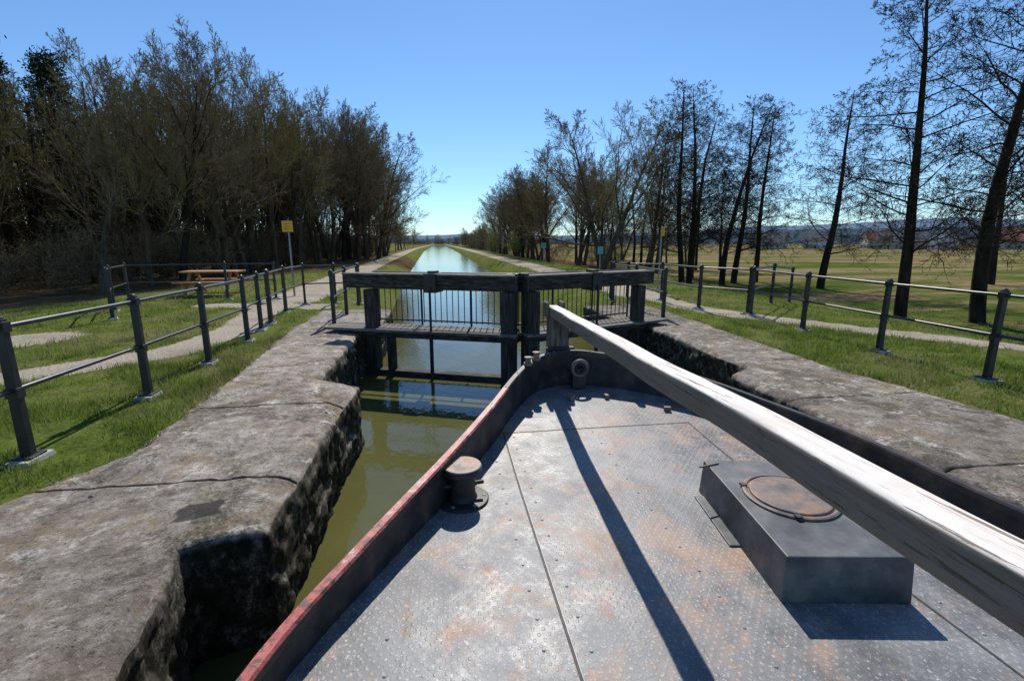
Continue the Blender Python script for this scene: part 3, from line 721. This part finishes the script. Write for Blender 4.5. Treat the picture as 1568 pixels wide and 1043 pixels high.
for i in range(20):
    y=46+i*2.2+R.uniform(-1,1); x=Rt(y)+4.2+abs(R.gauss(0,1))*2.0; put(R.choice(SPO),'tree_c%d'%i,x,y,R.uniform(11,13),parent=row,wid=R.uniform(.95,1.2))
for i in range(62):
    y=38+i*3.4+R.uniform(-1,1); x=Rt(y)+3.8+abs(R.gauss(0,1))*3.0+R.random()*3+ (2.6 if y<60 else 0)
    h=R.uniform(11.5,13.6) if y<66 else R.uniform(10,12.5) if y<90 else R.uniform(6,9)
    put(R.choice(SPO),'tree_%d'%i,x,y,h,parent=row,wid=R.uniform(.9,1.15))
for i in range(16):
    x=R.uniform(17,28); y=R.uniform(36,70); put(R.choice(SPO+ALD),'tree_b%d'%i,x,y,R.uniform(8,11),parent=row)
for i in range(50):
    y=R.uniform(34,200); x=Rt(y)+6+abs(R.gauss(0,1.2))*2+(2.5 if y<55 else 0); put(R.choice(SHR),'shrub_%d'%i,x,y,R.uniform(5,11),parent=row)
put(GRN,'fresh_green_shrub',9.6,61,9,wid=.8); put(GRN,'fresh_green_shrub',8.9,78,10,wid=.8)
forest=empty('forest')
def edgeL(y): return -6.4-6.7*math.exp(-(y-20)/24.)
for i in range(38):
    y=22+i*1.45+R.uniform(-.8,.8); x=edgeL(y)-abs(R.gauss(0,1.3)); h=R.uniform(10.8,11.9) if y<28 else R.uniform(13.0,14.8) if y<42 else R.uniform(14.2,16.2)
    if y>66: h=R.uniform(9.5,12)
    put(R.choice(SPO),'edge_tree_%d'%i,x,y,h,parent=forest,wid=R.uniform(.82,1.0),lean=(0,R.uniform(-.03,.10)))
for x,y,h in((-7.2,50,16),(-7.0,57,16.5),(-6.9,64,16.5),(-7.4,46,15.5)): put(R.choice(SPO),'big_edge_tree_%d'%y,x,y,h,parent=forest,wid=1.05,lean=(0,.06))
for i in range(58):
    y=23+R.random()*40; x=edgeL(max(y,22))-3-R.random()*26; h=(R.uniform(11.4,12.8) if y<32 else R.uniform(13,15.4))
    put(R.choice(SPO),'tree_%d'%i,x,y,h,parent=forest,wid=R.uniform(.75,.98))
for i in range(16):
    y=80+R.random()*90; x=edgeL(y)-abs(R.gauss(0,3))-1; put(R.choice(SPO),'far_tree_%d'%i,x,y,R.uniform(6,8),parent=forest)
for i in range(44):
    x=-21-R.random()*22; y=18+R.random()*18; put(R.choice(PIN),'pine_%d'%i,x,y,R.uniform(11,13.4),parent=forest,wid=.85)
for i in range(90):
    y=21+R.random()**1.3*55; x=edgeL(y)-.6-abs(R.gauss(0,1))*7 ; put(R.choice(SHR),'undergrowth_%d'%i,x,y,R.uniform(5,12),parent=forest)
tb=TB(); R.seed(5)
for i in range(1600):
    y=24+R.random()*60; x=edgeL(y)-5-R.random()**.9*62; z=zt(x,y)-.2; hh=R.uniform(6.5,10.5); r=R.uniform(.05,.13)
    a=Vector((x,y,z)); b=a+Vector((R.gauss(0,.5),R.gauss(0,.5),hh)); tb.seg(a,b,r,r*.4,3,0)
    for k in range(7):
        t=R.uniform(.2,1); p=a.lerp(b,t); q=p+Vector((R.gauss(0,1),R.gauss(0,1),R.uniform(.3,1.6)))*R.uniform(.6,1.3); tb.seg(p,q,.022,.01,2,1)
for i in range(28000):
    y=22+R.random()*58; x=edgeL(y)-2.5-R.random()*50; z=zt(x,y)+R.random()**1.5*6.5
    p=Vector((x,y,z)); q=p+Vector((R.gauss(0,.5),R.gauss(0,.5),R.uniform(.2,1.2))); tb.seg(p,q,.026,.012,2,1)
me=tb.build('woodland_interior',['bark','brush']); link(bpy.data.objects.new('woodland_interior',me),forest)
for i,(x,y,h) in enumerate([(-18.6,19,11.0),(-21.0,18.5,11.8),(-23.5,19.5,12.6)]): put(PIN[i%2],'pine_tree',x,y,h)
hed=empty('distant_hedge')
for i in range(112):
    if i<42: x=R.uniform(60,520); y=R.choice([120,170,380])+x*R.uniform(-.15,-.05)+R.uniform(-8,8); h=R.uniform(3,6)
    elif i<62: x=R.uniform(170,300); y=R.uniform(150,225); h=R.uniform(8,15)
    else: x=R.uniform(-45,60); y=R.uniform(486,560); h=R.uniform(10,18)
    if y<20: continue
    put(R.choice(SHR),'bush_%d'%i,x,y,h,parent=hed,wid=1.6)
for i in range(26):
    x=R.uniform(-60,70); y=R.uniform(490,600); put(R.choice(SPO),'tree_%d'%i,x,y,R.uniform(8,15),parent=hed)
for i in range(14):
    x=R.uniform(150,300); y=R.uniform(170,300); put(R.choice(SPO),'treeb_%d'%i,x,y,R.uniform(7,11),parent=hed)

# ------------------------------------------------------------------ village + hills
def house(name,x,y,w,d,h,rh,rot,wall,roof):
    e=empty(name,(x,y,zt(x,y)-.2)); e.rotation_euler[2]=rot
    mb=MB(); mb.box((0,0,h/2),(w,d,h),wall)
    mb.add([(-w/2,-d/2,h),(-w/2,d/2,h),(-w/2,0,h+rh-.05)],[(0,1,2)],wall); mb.add([(w/2,-d/2,h),(w/2,d/2,h),(w/2,0,h+rh-.05)],[(0,1,2)],wall); mb.obj('walls',e)
    mb=MB(); o=.5
    for s in(-1,1):
        vs=[(-w/2-o,s*(d/2+o),h-.35),(w/2+o,s*(d/2+o),h-.35),(w/2+o,0,h+rh),(-w/2-o,0,h+rh)]
        vs+= [(a,b,c+.25) for a,b,c in vs]; mb.add(vs,[(0,1,2,3),(4,5,6,7),(0,1,5,4),(1,2,6,5),(3,0,4,7)],roof)
    mb.box((w*.2,d*.1,h+rh),(.8,.8,1.6),roof); mb.obj('roof',e)
    mb=MB(); k=max(2,int(w/3.2))
    for fl in range(max(1,int(h/2.8))):
        for i in range(k):
            px=-w/2+(i+.5)*w/k
            for s in(-1,1): mb.box((px,s*d/2,1.6+fl*2.8),(1.1,.1,1.3),'glass')
        for s in(-1,1):
            for py in(-d/4,d/4): mb.box((s*w/2,py,1.6+fl*2.8),(.1,1.1,1.3),'glass')
    mb.box((0,-d/2,1.05),(1.1,.14,2.1),'greyroof'); mb.obj('windows_and_door',e)
for a in[('house',262,216,13,10,5.5,4.5,.5,'whitewall','greyroof'),('farm_barn',285,188,34,13,5,5.5,-.95,'creamwall','redroof'),('house',238,232,12,10,5,4.5,-.4,'creamwall','redroof'),('house',212,245,12,10,4.5,4.5,-.7,'whitewall','greyroof'),
  ('farm_barn',232,212,20,10,4,4.5,-.8,'creamwall','greyroof'),('house',305,208,12,10,5.5,5,-.3,'whitewall','redroof'),('house',315,175,13,10,5.5,4.5,-.4,'whitewall','greyroof'),('farm_barn',190,256,20,11,4,4.5,-.6,'creamwall','greyroof')]: house(*a)
def ridge(name,dist,a0,a1,hf,mat):
    v=[];f=[];n=360
    for i in range(n+1):
        a=math.radians(a0+(a1-a0)*i/n); h=hf(math.degrees(a))
        for dd,hh in((0,-3),(dist*.06,h*.55),(dist*.14,h),(dist*.4,h*.8)):
            r=dist+dd; v.append((r*math.sin(a),r*math.cos(a),hh))
    for i in range(n):
        for k in range(3): q=i*4+k; f.append((q,q+4,q+5,q+1))
    me=bpy.data.meshes.new(name); me.from_pydata(v,[],f); me.materials.append(M[mat]); me.polygons.foreach_set('use_smooth',[True]*len(f)); link(bpy.data.objects.new(name,me))
nz=lambda a,s,k:noise.noise(Vector((a*s,k,0)))
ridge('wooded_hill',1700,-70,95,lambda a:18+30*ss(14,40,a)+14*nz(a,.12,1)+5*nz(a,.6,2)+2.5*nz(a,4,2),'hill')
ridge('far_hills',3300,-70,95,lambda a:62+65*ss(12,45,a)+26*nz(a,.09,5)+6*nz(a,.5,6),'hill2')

# ------------------------------------------------------------------ grass blades
def blades(name,n,xr,yr,hmin,hmax,wd,seed):
    r=np.random.RandomState(seed); x=r.uniform(xr[0],xr[1],n); y=r.uniform(yr[0],yr[1],n)
    keep=np.ones(n,bool); z=np.zeros(n); cl=np.zeros(n); dr=np.zeros(n)
    for i in range(n):
        a,b=x[i],y[i]
        if b<12.3:
            ex=.10*noise.noise(Vector((a*.8,b*2.3,0)))+.07*noise.noise(Vector((a*3,b*8,0)))+.03
            if a<1.3: out=a>OL(b)+ex
            else: out=a<OR(b)-ex
        else: out=Lt(b)<a<Rt(b)
        if out: keep[i]=False; continue
        g=gravel(a,b)
        if g>.25+.5*r.rand(): keep[i]=False; continue
        if litter(a,b)>.5 and r.rand()<.7: keep[i]=False; continue
        c=.48+1.0*noise.noise(Vector((a*1.3,b*1.3,2)))+.4*noise.noise(Vector((a*4,b*4,2))); cl[i]=c=min(1,max(0,c))
        dr[i]=noise.noise(Vector((a*.6,b*.6,8)))+.4*noise.noise(Vector((a*2.5,b*2.5,8)))
        if c<.4 and r.rand()<.9-c: keep[i]=False; continue
        z[i]=zt(a,b)
    x,y,z,cl,dr=x[keep],y[keep],z[keep],cl[keep],dr[keep]; n=len(x)
    h=(hmin+(hmax-hmin)*r.rand(n)**1.6)*(.45+1.0*cl); a=r.uniform(0,6.28,n); le=r.uniform(0,.9,n)*h; la=r.uniform(0,6.28,n)
    w=wd*r.uniform(.6,1.3,n)
    B0=np.stack([x-np.cos(a)*w,y-np.sin(a)*w,z-.01],1); B1=np.stack([x+np.cos(a)*w,y+np.sin(a)*w,z-.01],1)
    T=np.stack([x+np.cos(la)*le,y+np.sin(la)*le,z+h],1)
    V=np.stack([B0,B1,T],1).reshape(-1,3); me=bpy.data.meshes.new(name)
    me.vertices.add(3*n); me.vertices.foreach_set('co',V.astype(np.float32).ravel()); me.loops.add(3*n); me.loops.foreach_set('vertex_index',np.arange(3*n,dtype=np.int32))
    me.polygons.add(n); me.polygons.foreach_set('loop_start',np.arange(0,3*n,3,dtype=np.int32))
    me.materials.append(M['grass']); me.materials.append(M['drygrass'])
    me.polygons.foreach_set('material_index',(r.rand(n)<np.clip(.12+dr*1.4,.06,.75)).astype(np.int32)); me.update(calc_edges=True); link(bpy.data.objects.new(name,me))
blades('grass',70000,(-5.5,-2.3),(1.5,9),.03,.10,.004,1)
blades('grass',45000,(-12,-2.6),(6,16),.03,.11,.007,2)
blades('grass',50000,(5.0,8.5),(1.5,9.5),.03,.10,.0045,3)
blades('grass',60000,(5.2,18),(4,16),.03,.11,.008,4)
blades('grass',30000,(-9,13),(14,34),.05,.16,.014,5)

# ------------------------------------------------------------------ light, sky, camera
az=math.radians(9.5); el=math.radians(46)
s=Vector((math.sin(az)*math.cos(el),math.cos(az)*math.cos(el),math.sin(el)))
ld=bpy.data.lights.new('sun','SUN'); ld.energy=5.0; ld.angle=math.radians(.5); ld.color=(1,.955,.88)
lo=link(bpy.data.objects.new('sun',ld)); lo.rotation_euler=s.to_track_quat('Z','Y').to_euler(); lo.location=(0,0,30)
w=bpy.data.worlds.new('World'); scene.world=w; w.use_nodes=True; nt=w.node_tree
sky=nt.nodes.new('ShaderNodeTexSky'); sky.sky_type='NISHITA'; sky.sun_disc=False; sky.sun_elevation=el; sky.sun_rotation=az
sky.air_density=1.0; sky.dust_density=.1; sky.ozone_density=2.0
mx=nt.nodes.new('ShaderNodeMix'); mx.data_type='RGBA'; mx.blend_type='MULTIPLY'; mx.inputs[0].default_value=1
nt.links.new(sky.outputs[0],mx.inputs[6]); mx.inputs[7].default_value=(.74,1.0,1.25,1)
bg=nt.nodes['Background']; nt.links.new(mx.outputs[2],bg.inputs[0]); bg.inputs[1].default_value=.108
cd=bpy.data.cameras.new('camera'); cd.lens=16.58; cd.sensor_width=36; cd.clip_start=.03; cd.clip_end=9000
co=link(bpy.data.objects.new('camera',cd)); co.location=(0,0,1.65); co.rotation_euler=(math.radians(90-11.66),0,math.radians(-8.64)); scene.camera=co
print('OBJS',len(bpy.data.objects))
